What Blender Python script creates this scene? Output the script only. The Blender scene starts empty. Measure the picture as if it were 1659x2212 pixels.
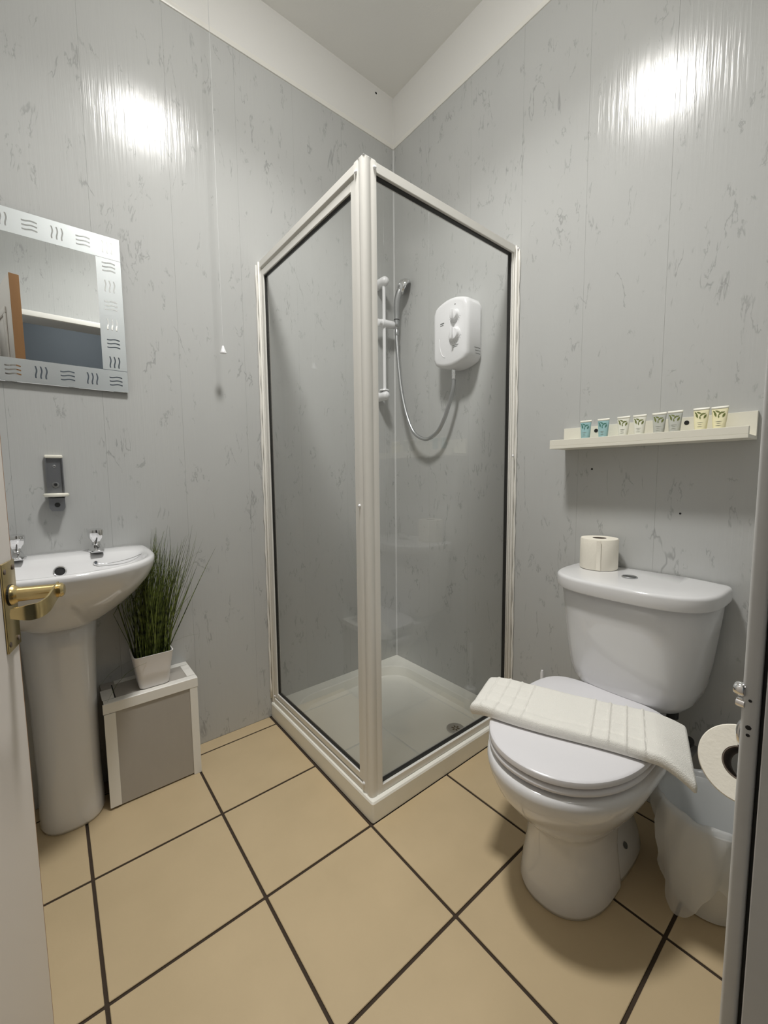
import bpy, bmesh, math, random
from math import sin, cos, pi, sqrt, radians
from mathutils import Vector, Matrix

# ------------------------------------------------------------------ camera, world, exposure
S = bpy.context.scene
COL = S.collection
CAM = Vector((-1.4815, -1.7185, 1.0931))
YAW, PITCH, ROLL, FPX = 0.8884, -0.0896, -0.0097, 887.76
d = Vector((cos(YAW) * cos(PITCH), sin(YAW) * cos(PITCH), sin(PITCH)))
rt = Vector((sin(YAW), -cos(YAW), 0.0))
up = rt.cross(d)
rt2 = cos(ROLL) * rt + sin(ROLL) * up
up2 = -sin(ROLL) * rt + cos(ROLL) * up
cam = bpy.data.cameras.new('camera')
cam.sensor_fit = 'VERTICAL'
cam.sensor_height = 36.0
cam.lens = 36.0 * FPX / 2212.0
cam.clip_start = 0.01
co = bpy.data.objects.new('camera', cam)
COL.objects.link(co)
co.matrix_world = Matrix(((rt2.x, up2.x, -d.x, CAM.x), (rt2.y, up2.y, -d.y, CAM.y), (rt2.z, up2.z, -d.z, CAM.z), (0, 0, 0, 1)))
S.camera = co

wd = bpy.data.worlds.new('world')
S.world = wd
wd.use_nodes = True
wd.node_tree.nodes['Background'].inputs[0].default_value = (0.05, 0.055, 0.06, 1)
wd.node_tree.nodes['Background'].inputs[1].default_value = 0.3
S.view_settings.view_transform = 'Standard'
S.view_settings.look = 'None'
S.view_settings.gamma = 1.0
S.view_settings.use_curve_mapping = False
S.view_settings.exposure = 0.0
LAMP_POWER, LAMP_SPREAD, LAMP_GLOW = 14.0, 122.0, 57.0
HALL_STRENGTH = 30.0
S.cycles.max_bounces = 12
S.cycles.diffuse_bounces = 6
S.cycles.glossy_bounces = 6
S.cycles.transparent_max_bounces = 16
S.cycles.caustics_reflective = False
S.cycles.caustics_refractive = False
S.cycles.sample_clamp_indirect = 6.0

# ------------------------------------------------------------------ materials
def srgb(r, g, b):
    f = lambda c: c / 12.92 if c <= .04045 else ((c + .055) / 1.055) ** 2.4
    return (f(r / 255), f(g / 255), f(b / 255), 1)

def pmat(name, col, rough=.5, metal=0.0, spec=.5, coat=0.0, mottle=None, bump=None, trans=0.0, sss=0.0):
    """mottle=(scale, amount, stretch_z)  bump=(scale, strength, stretch_z)"""
    m = bpy.data.materials.new(name)
    m.use_nodes = True
    nt = m.node_tree
    b = nt.nodes['Principled BSDF']
    b.inputs['Base Color'].default_value = col
    b.inputs['Roughness'].default_value = rough
    b.inputs['Metallic'].default_value = metal
    b.inputs['Specular IOR Level'].default_value = spec
    if coat:
        b.inputs['Coat Weight'].default_value = coat
        b.inputs['Coat Roughness'].default_value = .05
    if trans:
        b.inputs['Transmission Weight'].default_value = trans
    if sss:
        b.inputs['Subsurface Weight'].default_value = sss
        b.inputs['Subsurface Radius'].default_value = (.01, .01, .01)
    geo = nt.nodes.new('ShaderNodeNewGeometry')
    def noise(scale, st, detail=4):
        mp = nt.nodes.new('ShaderNodeMapping')
        mp.inputs['Scale'].default_value = (1, 1, st)
        nt.links.new(geo.outputs['Position'], mp.inputs['Vector'])
        n = nt.nodes.new('ShaderNodeTexNoise')
        n.inputs['Scale'].default_value = scale
        n.inputs['Detail'].default_value = detail
        nt.links.new(mp.outputs[0], n.inputs['Vector'])
        return n
    if mottle:
        n = noise(mottle[0], mottle[2])
        mx = nt.nodes.new('ShaderNodeMix')
        mx.data_type = 'RGBA'
        a = mottle[1]
        mx.inputs[6].default_value = (col[0] * (1 - a), col[1] * (1 - a), col[2] * (1 - a * 1.2), 1)
        mx.inputs[7].default_value = (min(1, col[0] * (1 + a)), min(1, col[1] * (1 + a)), min(1, col[2] * (1 + a)), 1)
        nt.links.new(n.outputs['Fac'], mx.inputs[0])
        nt.links.new(mx.outputs[2], b.inputs['Base Color'])
    if bump:
        n = noise(bump[0], bump[2])
        bp = nt.nodes.new('ShaderNodeBump')
        bp.inputs['Strength'].default_value = bump[1]
        bp.inputs['Distance'].default_value = .002
        nt.links.new(n.outputs['Fac'], bp.inputs['Height'])
        nt.links.new(bp.outputs[0], b.inputs['Normal'])
    return m

def mat_panel():
    """pale grey wet-wall board with short dark marbled squiggles and a faint vertical grain"""
    m = bpy.data.materials.new('marbled_panel')
    m.use_nodes = True
    nt = m.node_tree
    N = nt.nodes.new
    L = nt.links.new
    b = nt.nodes['Principled BSDF']
    geo = N('ShaderNodeNewGeometry')
    def mapped(sc, off=(0, 0, 0)):
        mp = N('ShaderNodeMapping')
        mp.inputs['Scale'].default_value = sc
        mp.inputs['Location'].default_value = off
        L(geo.outputs['Position'], mp.inputs['Vector'])
        return mp.outputs[0]
    def noise(vec, scale, detail, rough=.5, dist=0.0):
        n = N('ShaderNodeTexNoise')
        n.inputs['Scale'].default_value = scale
        n.inputs['Detail'].default_value = detail
        n.inputs['Roughness'].default_value = rough
        n.inputs['Distortion'].default_value = dist
        L(vec, n.inputs['Vector'])
        return n.outputs['Fac']
    def math_(op, a, bb=None, c=None):
        n = N('ShaderNodeMath')
        n.operation = op
        for i, v in enumerate((a, bb, c)):
            if v is None: continue
            if isinstance(v, (int, float)): n.inputs[i].default_value = v
            else: L(v, n.inputs[i])
        return n.outputs[0]
    def ramp(v, lo, hi, o0=0.0, o1=1.0):
        n = N('ShaderNodeMapRange')
        n.interpolation_type = 'SMOOTHSTEP'
        n.inputs[1].default_value = lo
        n.inputs[2].default_value = hi
        n.inputs[3].default_value = o0
        n.inputs[4].default_value = o1
        L(v, n.inputs[0])
        return n.outputs[0]
    def veins(sc, off, scale, thin, mlo, mhi, mscale):
        v = mapped(sc, off)
        n = noise(v, scale, 5, .6, .45)
        line = ramp(math_('ABSOLUTE', math_('SUBTRACT', n, .5)), 0.0, thin, 1.0, 0.0)
        msk = ramp(noise(mapped((1, 1, .6), (off[0] + 7, off[1], off[2] + 3)), mscale, 3, .6), mlo, mhi)
        return math_('MULTIPLY', line, msk)
    v1 = veins((1, 1, .28), (0, 0, 0), 8.0, .013, .57, .64, 8.5)
    v2 = veins((1, 1, .34), (4.3, 1.7, 9.1), 13.0, .016, .585, .65, 11.0)
    v3 = veins((1, 1, .3), (11.3, 6.7, 2.1), 16.0, .02, .56, .63, 14.0)
    vv = math_('MINIMUM', math_('ADD', v1, math_('ADD', math_('MULTIPLY', v2, .8), math_('MULTIPLY', v3, .8))), 1.0)
    vv = math_('MULTIPLY', vv, .37)
    cloud = noise(mapped((1, 1, .3)), 3.0, 4)
    base = N('ShaderNodeMix'); base.data_type = 'RGBA'
    base.inputs[6].default_value = PANEL_A
    base.inputs[7].default_value = PANEL_B
    L(cloud, base.inputs[0])
    mx = N('ShaderNodeMix'); mx.data_type = 'RGBA'
    mx.inputs[7].default_value = srgb(92, 92, 91)
    L(base.outputs[2], mx.inputs[6])
    L(vv, mx.inputs[0])
    L(mx.outputs[2], b.inputs['Base Color'])
    b.inputs['Roughness'].default_value = .16
    b.inputs['Specular IOR Level'].default_value = .32
    grain = noise(mapped((1, 1, .035)), 95, 3, .6)
    lump = noise(mapped((1, 1, .5)), 9, 2, .5)
    hgt = math_('ADD', math_('MULTIPLY', grain, .75), math_('MULTIPLY', lump, 1.3))
    bp = N('ShaderNodeBump')
    bp.inputs['Strength'].default_value = .26
    bp.inputs['Distance'].default_value = .004
    L(hgt, bp.inputs['Height'])
    L(bp.outputs[0], b.inputs['Normal'])
    return m

def mat_glass(name, tint=(.995, .999, .997, 1), ior=1.46, rough=0.0):
    """clear pane: each face reflects by Fresnel and lets the rest straight through"""
    m = bpy.data.materials.new(name)
    m.use_nodes = True
    nt = m.node_tree
    nt.nodes.clear()
    N = nt.nodes.new
    out = N('ShaderNodeOutputMaterial')
    tr = N('ShaderNodeBsdfTransparent'); tr.inputs[0].default_value = tint
    gl = N('ShaderNodeBsdfGlossy'); gl.inputs['Roughness'].default_value = rough
    gl.inputs['Color'].default_value = (1, 1, 1, 1)
    geo = N('ShaderNodeNewGeometry')
    mi = N('ShaderNodeMix'); mi.data_type = 'FLOAT'
    mi.inputs[2].default_value = ior
    mi.inputs[3].default_value = 1.0 / ior
    nt.links.new(geo.outputs['Backfacing'], mi.inputs[0])
    fr = N('ShaderNodeFresnel')
    nt.links.new(mi.outputs[0], fr.inputs['IOR'])
    ms = N('ShaderNodeMixShader')
    nt.links.new(fr.outputs[0], ms.inputs[0])
    nt.links.new(tr.outputs[0], ms.inputs[1])
    nt.links.new(gl.outputs[0], ms.inputs[2])
    nt.links.new(ms.outputs[0], out.inputs[0])
    return m

def mat_film(name, col, alpha):
    """thin milky plastic film: part see-through, part diffuse and translucent"""
    m = bpy.data.materials.new(name)
    m.use_nodes = True
    nt = m.node_tree
    nt.nodes.clear()
    N = nt.nodes.new
    out = N('ShaderNodeOutputMaterial')
    tp = N('ShaderNodeBsdfTransparent')
    df = N('ShaderNodeBsdfDiffuse'); df.inputs[0].default_value = col
    tl = N('ShaderNodeBsdfTranslucent'); tl.inputs[0].default_value = col
    gs = N('ShaderNodeBsdfGlossy'); gs.inputs['Roughness'].default_value = .25
    m1 = N('ShaderNodeMixShader'); m1.inputs[0].default_value = .4
    nt.links.new(df.outputs[0], m1.inputs[1]); nt.links.new(tl.outputs[0], m1.inputs[2])
    m2 = N('ShaderNodeMixShader'); m2.inputs[0].default_value = .06
    nt.links.new(m1.outputs[0], m2.inputs[1]); nt.links.new(gs.outputs[0], m2.inputs[2])
    m3 = N('ShaderNodeMixShader'); m3.inputs[0].default_value = alpha
    nt.links.new(tp.outputs[0], m3.inputs[1]); nt.links.new(m2.outputs[0], m3.inputs[2])
    nt.links.new(m3.outputs[0], out.inputs[0])
    return m

def mat_emit(name, col, strength):
    m = bpy.data.materials.new(name)
    m.use_nodes = True
    nt = m.node_tree
    nt.nodes.clear()
    out = nt.nodes.new('ShaderNodeOutputMaterial')
    e = nt.nodes.new('ShaderNodeEmission')
    e.inputs[0].default_value = col
    e.inputs[1].default_value = strength
    nt.links.new(e.outputs[0], out.inputs[0])
    return m

PANEL_A = srgb(182, 183, 182)
PANEL_B = srgb(192, 193, 191)
M = {}
M['panel'] = mat_panel()
M['plaster'] = pmat('white_plaster', srgb(230, 229, 226), .8, bump=(160, .12, 1))
M['ceiling'] = pmat('ceiling_paint', srgb(234, 233, 229), .85, bump=(120, .2, 1))
M['grout'] = pmat('dark_grout', srgb(62, 50, 38), .9, bump=(300, .3, 1))
M['tile'] = pmat('beige_floor_tile', srgb(196, 176, 142), .38, spec=.4, mottle=(7, .09, 1), bump=(140, .08, 1))
M['ceramic'] = pmat('white_ceramic', srgb(226, 226, 227), .09, spec=.55, coat=.4)
M['tray'] = pmat('cream_tray', srgb(243, 242, 234), .28, spec=.5, mottle=(14, .03, 1))
M['seat'] = pmat('white_seat_plastic', srgb(226, 225, 228), .22)
M['white'] = pmat('white_frame_paint', srgb(232, 230, 224), .3)
M['whitepl'] = pmat('white_plastic', srgb(236, 236, 238), .22)
M['wood_white'] = pmat('white_laminate', srgb(232, 229, 216), .4)
M['black'] = pmat('black_rubber', srgb(34, 33, 30), .6)
M['dark'] = pmat('dark_recess', srgb(22, 22, 22), .7)
M['chrome'] = pmat('chrome', (.82, .82, .83, 1), .07, 1.0)
M['satin'] = pmat('brushed_metal', (.50, .51, .52, 1), .32, 1.0)
M['greymetal'] = pmat('grey_steel_plate', (.30, .31, .33, 1), .38, .8)
M['brass'] = pmat('worn_brass', (.66, .52, .26, 1), .26, 1.0, mottle=(40, .22, 1))
M['glass'] = mat_glass('clear_glass')
M['mirror'] = pmat('mirror_silver', (.86, .88, .88, 1), .0, 1.0)
M['frost'] = pmat('frosted_mirror', (.80, .84, .85, 1), .36, .95)
M['paper'] = pmat('tissue_paper', srgb(238, 233, 220), .95, spec=.1, bump=(120, .35, 1))
M['core'] = pmat('grey_card', srgb(112, 100, 90), .9)
M['towel'] = pmat('white_terry', srgb(243, 241, 234), 1.0, spec=.05, bump=(520, 1.0, 1))
M['film'] = mat_film('milky_film', (.92, .94, .95, 1), .55)
M['bin'] = pmat('white_bin_plastic', srgb(215, 215, 212), .45)
M['pot'] = pmat('white_pot', srgb(232, 229, 228), .45)
M['soil'] = pmat('dark_soil', srgb(34, 30, 22), .95, bump=(90, 1.0, 1))
M['door'] = pmat('white_door_paint', srgb(226, 220, 214), .42)
M['jamb'] = pmat('grey_white_gloss_paint', srgb(205, 206, 206), .4, mottle=(30, .05, 1))
M['oak'] = pmat('oak_lipping', srgb(150, 108, 66), .5, mottle=(22, .18, .15))
M['hallwall'] = pmat('blue_grey_hall_paint', srgb(120, 132, 146), .8)
M['hallfloor'] = pmat('hall_carpet', srgb(96, 88, 80), .95)
M['boxpanel'] = pmat('grey_board', srgb(170, 165, 158), .4, mottle=(30, .05, .3))
M['lid_grey'] = pmat('print_grey', srgb(96, 100, 100), .5)

def mat_grass():
    m = pmat('grass_blade', srgb(86, 106, 44), .5)
    nt = m.node_tree
    b = nt.nodes['Principled BSDF']
    geo = nt.nodes.new('ShaderNodeNewGeometry')
    n = nt.nodes.new('ShaderNodeTexNoise')
    n.inputs['Scale'].default_value = 60
    nt.links.new(geo.outputs['Position'], n.inputs['Vector'])
    r = nt.nodes.new('ShaderNodeValToRGB')
    r.color_ramp.elements[0].position = .32
    r.color_ramp.elements[0].color = srgb(24, 34, 14)
    r.color_ramp.elements[1].position = .68
    r.color_ramp.elements[1].color = srgb(112, 126, 54)
    nt.links.new(n.outputs['Fac'], r.inputs[0])
    nt.links.new(r.outputs[0], b.inputs['Base Color'])
    return m
M['grass'] = mat_grass()

# ------------------------------------------------------------------ builders
ORG = {}
def _link(o, parent):
    COL.objects.link(o)
    if parent is not None:
        o.parent = parent
    return o

def tag(o, label=None, cat=None, group=None, kind=None):
    if label: o['label'] = label
    if cat: o['category'] = cat
    if group: o['group'] = group
    if kind: o['kind'] = kind
    return o

def thing(name, loc, label, cat, group=None):
    o = bpy.data.objects.new(name, None)
    o.empty_display_size = .05
    o.location = loc
    COL.objects.link(o)
    ORG[o.name] = Vector(loc)
    return tag(o, label, cat, group)

def obj(name, bm, mat, parent=None, smooth=False, angle=None, origin=None):
    """bm is in world coordinates; the mesh is re-centred on its owner"""
    o_w = ORG[parent.name] if parent is not None else (Vector(origin) if origin is not None else Vector((0, 0, 0)))
    if o_w.length:
        bmesh.ops.translate(bm, verts=bm.verts, vec=-o_w)
    bmesh.ops.recalc_face_normals(bm, faces=bm.faces)
    me = bpy.data.meshes.new(name)
    bm.to_mesh(me)
    bm.free()
    mats = mat if isinstance(mat, (list, tuple)) else [mat]
    for m in mats:
        me.materials.append(M[m])
    if smooth or angle:
        for p in me.polygons:
            p.use_smooth = True
        if angle:
            me.set_sharp_from_angle(angle=radians(angle))
    o = bpy.data.objects.new(name, me)
    _link(o, parent)
    ORG[o.name] = o_w
    if parent is None:
        o.location = o_w
    return o

def box(bm, x0, x1, y0, y1, z0, z1, bev=0.0, seg=2):
    vs = [bm.verts.new((x, y, z)) for x in (x0, x1) for y in (y0, y1) for z in (z0, z1)]
    idx = ((0, 1, 3, 2), (4, 6, 7, 5), (0, 4, 5, 1), (2, 3, 7, 6), (0, 2, 6, 4), (1, 5, 7, 3))
    fs = [bm.faces.new([vs[i] for i in f]) for f in idx]
    if bev:
        es = set(e for f in fs for e in f.edges)
        bmesh.ops.bevel(bm, geom=list(es), offset=bev, segments=seg, affect='EDGES', profile=.5, clamp_overlap=True)
    return vs

def nb(): return bmesh.new()

def B(name, x0, x1, y0, y1, z0, z1, mat, parent=None, bev=.001, seg=2, origin=None):
    bm = nb()
    box(bm, x0, x1, y0, y1, z0, z1, bev, seg)
    return obj(name, bm, mat, parent, angle=40 if (bev and seg > 1) else None, origin=origin)

def loft(bm, rings, cap0=True, cap1=True, closed=True):
    vr = [[bm.verts.new(p) for p in r] for r in rings]
    n = len(vr[0])
    for a, b in zip(vr, vr[1:]):
        for i in range(n if closed else n - 1):
            j = (i + 1) % n
            bm.faces.new((a[i], a[j], b[j], b[i]))
    if cap0: bm.faces.new(list(reversed(vr[0])))
    if cap1: bm.faces.new(vr[-1])
    return vr

def lathe(bm, prof, c, axis=(0, 0, 1), n=32, cap0=True, cap1=True, lobes=0, lobe=0.0):
    """prof: list of (radius, distance along axis)"""
    ax = Vector(axis).normalized()
    u = ax.orthogonal().normalized()
    v = ax.cross(u)
    c = Vector(c)
    rings = []
    for r, h in prof:
        rings.append([c + ax * h + (u * cos(2 * pi * i / n) + v * sin(2 * pi * i / n)) * r * (1 + lobe * cos(lobes * 2 * pi * i / n)) for i in range(n)])
    return loft(bm, rings, cap0, cap1)

def tube(bm, pts, r, n=10, caps=True):
    pts = [Vector(p) for p in pts]
    rr = r if isinstance(r, (list, tuple)) else [r] * len(pts)
    t0 = (pts[1] - pts[0]).normalized()
    u = t0.orthogonal().normalized()
    rings = []
    for i, p in enumerate(pts):
        t = (pts[min(i + 1, len(pts) - 1)] - pts[max(i - 1, 0)]).normalized()
        u = (u - t * u.dot(t)).normalized()
        v = t.cross(u)
        rings.append([p + (u * cos(2 * pi * k / n) + v * sin(2 * pi * k / n)) * rr[i] for k in range(n)])
    return loft(bm, rings, caps, caps)

def spline(ctrl, n=12):
    """Catmull-Rom through control points"""
    P = [Vector(p) for p in ctrl]
    P = [P[0] * 2 - P[1]] + P + [P[-1] * 2 - P[-2]]
    out = []
    for i in range(1, len(P) - 2):
        for k in range(n):
            t = k / n
            a, b, c, e = P[i - 1], P[i], P[i + 1], P[i + 2]
            out.append(.5 * ((2 * b) + (c - a) * t + (2 * a - 5 * b + 4 * c - e) * t * t + (3 * b - a - 3 * c + e) * t ** 3))
    out.append(P[-2])
    return out

def prism(bm, poly, origin, ux, uy, depth):
    """poly (a,b) in the plane ux,uy extruded by vector depth"""
    o, ux, uy, dp = Vector(origin), Vector(ux), Vector(uy), Vector(depth)
    r0 = [o + ux * a + uy * b for a, b in poly]
    return loft(bm, [r0, [p + dp for p in r0]])

def dring(cy, xf, xb, hw, z, xm=None, nf=2.0, nbk=4.0, N=56):
    """D-shaped ring, front towards -x, back towards +x"""
    if xm is None: xm = (xf + xb) / 2
    out = []
    for i in range(N):
        a = 2 * pi * i / N
        c, s = cos(a), sin(a)
        e = nf if c >= 0 else nbk
        X = (abs(c) ** (2 / e)) * ((xf - xm) if c >= 0 else (xb - xm))
        Y = hw * (abs(s) ** (2 / e)) * (1 if s >= 0 else -1)
        out.append(Vector((xm + X, cy + Y, z)))
    return out

def turn(ring, cx):
    """turn a ring built for front=-x around so that its front points to -y, centred on cx"""
    return [Vector((cx - p.y, p.x, p.z)) for p in ring]

def rrect(x0, x1, y0, y1, r, z, n=8):
    out = []
    for cx, cy, a0 in ((x1 - r, y1 - r, 0), (x0 + r, y1 - r, 90), (x0 + r, y0 + r, 180), (x1 - r, y0 + r, 270)):
        for k in range(n + 1):
            a = radians(a0 + 90 * k / n)
            out.append(Vector((cx + r * cos(a), cy + r * sin(a), z)))
    return out

# ------------------------------------------------------------------ room shell
XL, YF, ZC = -1.765, -1.672, 3.005     # far side wall, door wall face, ceiling
DX0, DX1, DZ = -1.68, -0.955, 2.07    # door opening
ZP = 2.752                            # top of the wall boards
WT = .125                             # door wall thickness

# floor: dark grout bed with separate tiles
bm = nb()
box(bm, XL - .1, .1, YF - WT - .02, .1, -.06, -.004)
floor = obj('floor', bm, 'grout')
tag(floor, 'beige square floor tiles with dark grout', None, None, 'structure')
TL, TX, TY, G = .3457, -.7657, -.7591, .004
bm = nb()
hw = TL / 2 - G
box(bm, -hw, hw, -hw, hw, -.004, 0, .0012, 1)
tme = bpy.data.meshes.new('tile')
bmesh.ops.recalc_face_normals(bm, faces=bm.faces)
bm.to_mesh(tme); bm.free()
tme.materials.append(M['tile'])
for i in range(-3, 5):
    for j in range(-3, 4):
        a0, a1 = TX - (i + 1) * TL, TX - i * TL
        b0, b1 = TY - (j + 1) * TL, TY - j * TL
        if a1 - G <= XL or a0 + G >= 0 or b0 + G >= 0 or b1 - G <= YF - WT: continue
        if a0 > -.77 and b0 > -.77: continue          # wholly under the shower tray
        c0, c1, e0, e1 = max(a0 + G, XL), min(a1 - G, 0), max(b0 + G, YF - WT), min(b1 - G, 0)
        if c1 - c0 < .01 or e1 - e0 < .01: continue
        full = (c0 == a0 + G and c1 == a1 - G and e0 == b0 + G and e1 == b1 - G)
        if full:
            t = bpy.data.objects.new('tile', tme)
            t.location = ((a0 + a1) / 2, (b0 + b1) / 2, 0)
            _link(t, floor)
        else:
            B('tile', c0, c1, e0, e1, -.004, 0, 'tile', floor, .0012, 1)

# walls (backing) and their boards
wall_left = B('wall_left', XL - .1, .1, .006, .1, -.06, ZC, 'plaster', bev=0)
tag(wall_left, kind='structure')
wall_right = B('wall_right', .006, .1, YF - .1, .006, -.06, ZC, 'plaster', bev=0)
tag(wall_right, kind='structure')
wall_back = B('wall_back', XL - .1, XL - .006, YF - .1, .006, -.06, ZC, 'plaster', bev=0)
tag(wall_back, kind='structure')
bm = nb()
box(bm, XL - .1, DX0 - .03, YF - WT, YF - .006, -.06, ZC)
box(bm, DX1 + .03, .1, YF - WT, YF - .006, -.06, ZC)
box(bm, DX0 - .03, DX1 + .03, YF - WT, YF - .006, DZ + .03, ZC)
wall_front = obj('wall_front', bm, 'plaster')
tag(wall_front, kind='structure')
ceiling = B('ceiling', XL - .1, .1, YF - WT, .1, ZC, ZC + .08, 'ceiling', bev=0)
tag(ceiling, kind='structure')

def boards(wall, joints, lo, hi, mk):
    js = [lo] + [j for j in joints if lo < j < hi] + [hi]
    for a, b in zip(js, js[1:]):
        if b - a > .012: mk(a + .0001, b - .0001, wall)
PB = .0004
boards(wall_left, [-1.82 + .25 * k for k in range(9)], XL, -.001, lambda a, b, w: B('panel', a, b, 0, .006, 0, ZP, 'panel', w, PB, 1))
boards(wall_right, [-1.755 + .25 * k for k in range(8)], YF, -.001, lambda a, b, w: B('panel', 0, .006, a, b, 0, ZP, 'panel', w, PB, 1))
boards(wall_back, [-1.755 + .25 * k for k in range(8)], YF, -.001, lambda a, b, w: B('panel', XL - .006, XL, a, b, 0, ZP, 'panel', w, PB, 1))
fj = [-1.885 + .25 * k for k in range(9)]
boards(wall_front, fj, XL, DX0 - .03, lambda a, b, w: B('panel', a, b, YF - .006, YF, 0, ZP, 'panel', w, PB, 1))
boards(wall_front, fj, DX0 - .03, DX1 + .03, lambda a, b, w: B('panel', a, b, YF - .006, YF, DZ + .03, ZP, 'panel', w, PB, 1))
boards(wall_front, fj, DX1 + .03, -.001, lambda a, b, w: B('panel', a, b, YF - .006, YF, 0, ZP, 'panel', w, PB, 1))

# white capping strip over the boards, quarter bead in the corner
def strip(name, poly, origin, ux, uy, depth, mat='white'):
    bm = nb(); prism(bm, poly, origin, ux, uy, depth)
    return tag(obj(name, bm, mat, angle=30), kind='structure')
cp = [(0, 0), (.009, .002), (.011, .008), (.009, .022), (0, .026)]
strip('trim_1', cp, (XL, 0.0055, ZP - .001), (0, -1, 0), (0, 0, 1), (-XL - .0, 0, 0))
strip('trim_2', cp, (0.0055, 0, ZP - .001), (-1, 0, 0), (0, 0, 1), (0, YF, 0))
strip('trim_3', cp, (XL, YF - .0055, ZP - .001), (0, 1, 0), (0, 0, 1), (-XL, 0, 0))
strip('trim_4', [(0, 0), (.006, 0), (.0052, .0025), (.0025, .0052), (0, .006)], (0, 0, .07), (-1, 0, 0), (0, -1, 0), (0, 0, ZP - .072), 'jamb')

def spot(parent, c, ax, r, mat='dark', name='screw_hole'):
    bm = nb(); lathe(bm, [(r, 0), (r, .0008)], c, ax, 10)
    return obj(name, bm, mat, parent)
spot(wall_left, (-.105, .006, 2.972), (0, -1, 0), .005)
spot(wall_right, (0, -1.055, 1.107), (-1, 0, 0), .0035)
spot(wall_right, (0, -1.322, .968), (-1, 0, 0), .003)

# door lining and architrave
bm = nb()
box(bm, DX1, DX1 + .03, YF - WT - .012, -1.6555, 0, DZ, .001, 1)
box(bm, DX0 - .03, DX0, YF - WT - .012, -1.6555, 0, DZ, .001, 1)
box(bm, DX0 - .03, DX1 + .03, YF - WT - .012, -1.6555, DZ, DZ + .03, .001, 1)
lining = tag(obj('trim_5', bm, 'jamb'), kind='structure')
arch = []
t6 = B('trim_6', DX1 + .0, DX1 + .062, -1.652, -1.638, 0, DZ + .06, 'jamb', None, .003, 3); tag(t6, kind='structure')
t7 = B('trim_7', DX0 - .062, DX0 - .0, -1.652, -1.638, 0, DZ + .06, 'jamb', None, .003, 3); tag(t7, kind='structure')
t8 = B('trim_8', DX0, DX1, -1.652, -1.638, DZ, DZ + .032, 'white', None, .003, 3); tag(t8, kind='structure')
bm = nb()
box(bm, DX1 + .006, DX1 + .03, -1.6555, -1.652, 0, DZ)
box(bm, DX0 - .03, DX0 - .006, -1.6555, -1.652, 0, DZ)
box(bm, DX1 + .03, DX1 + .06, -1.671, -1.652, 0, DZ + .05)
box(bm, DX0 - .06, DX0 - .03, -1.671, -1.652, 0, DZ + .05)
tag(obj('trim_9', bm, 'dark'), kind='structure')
# chrome bolt keep on the architrave edge
bm = nb()
lathe(bm, [(.006, 0), (.007, .002), (.007, .007), (.006, .009)], (-.952, -1.641, .874), (.25, 1, 0), 18)
lathe(bm, [(.0045, 0), (.0045, .007)], (-.952, -1.641, .860), (.25, 1, 0), 14)
obj('bolt_keep', bm, 'chrome', t6, angle=40)
for (z, r) in ((.838, .0026), (.830, .0018), (.866, .0016)):
    bm = nb(); lathe(bm, [(r, 0), (r * .8, .0006)], (DX1, -1.6445, z), (-1, 0, 0), 7)
    obj('paint_chip', bm, 'dark', t6)

# hall beyond the door (seen in the mirror)
HB = -2.95
for n_, a in (('wall_hall', (-2.6, .3, HB - .05, HB, -.06, 2.6)), ('wall_hall_left', (-2.65, -2.6, HB, YF - WT, -.06, 2.6)), ('wall_hall_right', (.3, .35, HB, YF - WT, -.06, 2.6))):
    tag(B(n_, *a, 'hallwall', bev=0), kind='structure')
tag(B('floor_hall', -2.6, .3, HB, YF - WT - .02, -.06, -.002, 'hallfloor', bev=0), kind='structure')
tag(B('ceiling_hall', -2.65, .35, HB - .05, YF - WT, 2.6, 2.66, 'ceiling', bev=0), kind='structure')

# ------------------------------------------------------------------ ceiling lamp and added hall fill
LX, LY = -.975, -.90
lamp = thing('ceiling_lamp', (LX, LY, ZC), 'round white flush dome lamp on the bathroom ceiling', 'lamp')
bm = nb(); lathe(bm, [(.155, -.001), (.165, -.006), (.165, -.018), (.15, -.022)], (LX, LY, ZC), (0, 0, 1), 48)
obj('lamp_base', bm, 'white', lamp, angle=40)
M['lamp'] = mat_emit('lamp_diffuser', (1.0, .98, .94, 1), LAMP_GLOW)
bm = nb(); lathe(bm, [(.138 * cos(a), -.022 - .042 * sin(a)) for a in [radians(k * 10) for k in range(9)]] + [(.004, -.064)], (LX, LY, ZC), (0, 0, 1), 48)
obj('diffuser', bm, 'lamp', lamp, smooth=True)
la = bpy.data.lights.new('lamp_light', 'AREA')
la.shape = 'DISK'; la.size = .25; la.energy = LAMP_POWER; la.spread = radians(LAMP_SPREAD); la.color = (1.0, .985, .955)
lo = bpy.data.objects.new('lamp_light', la)
lo.location = (0, 0, -.066); COL.objects.link(lo); lo.parent = lamp
hl = thing('hall_fill_lamp', (-1.2, -2.4, 2.6), 'small round fill lamp added on the hall ceiling', 'lamp')  # added unseen source, brightens the hall reflected in the mirror
M['hallfill'] = mat_emit('hall_fill_diffuser', (1.0, .93, .82, 1), HALL_STRENGTH)
bm = nb(); lathe(bm, [(.11 * cos(a), -.012 - .05 * sin(a)) for a in [radians(k * 15) for k in range(6)]] + [(.004, -.062)], (-1.2, -2.4, 2.6), (0, 0, 1), 32)
obj('diffuser', bm, 'hallfill', hl, smooth=True)
bm = nb(); lathe(bm, [(.12, -.0005), (.12, -.012)], (-1.2, -2.4, 2.6), (0, 0, 1), 32)
obj('lamp_base', bm, 'white', hl)

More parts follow.
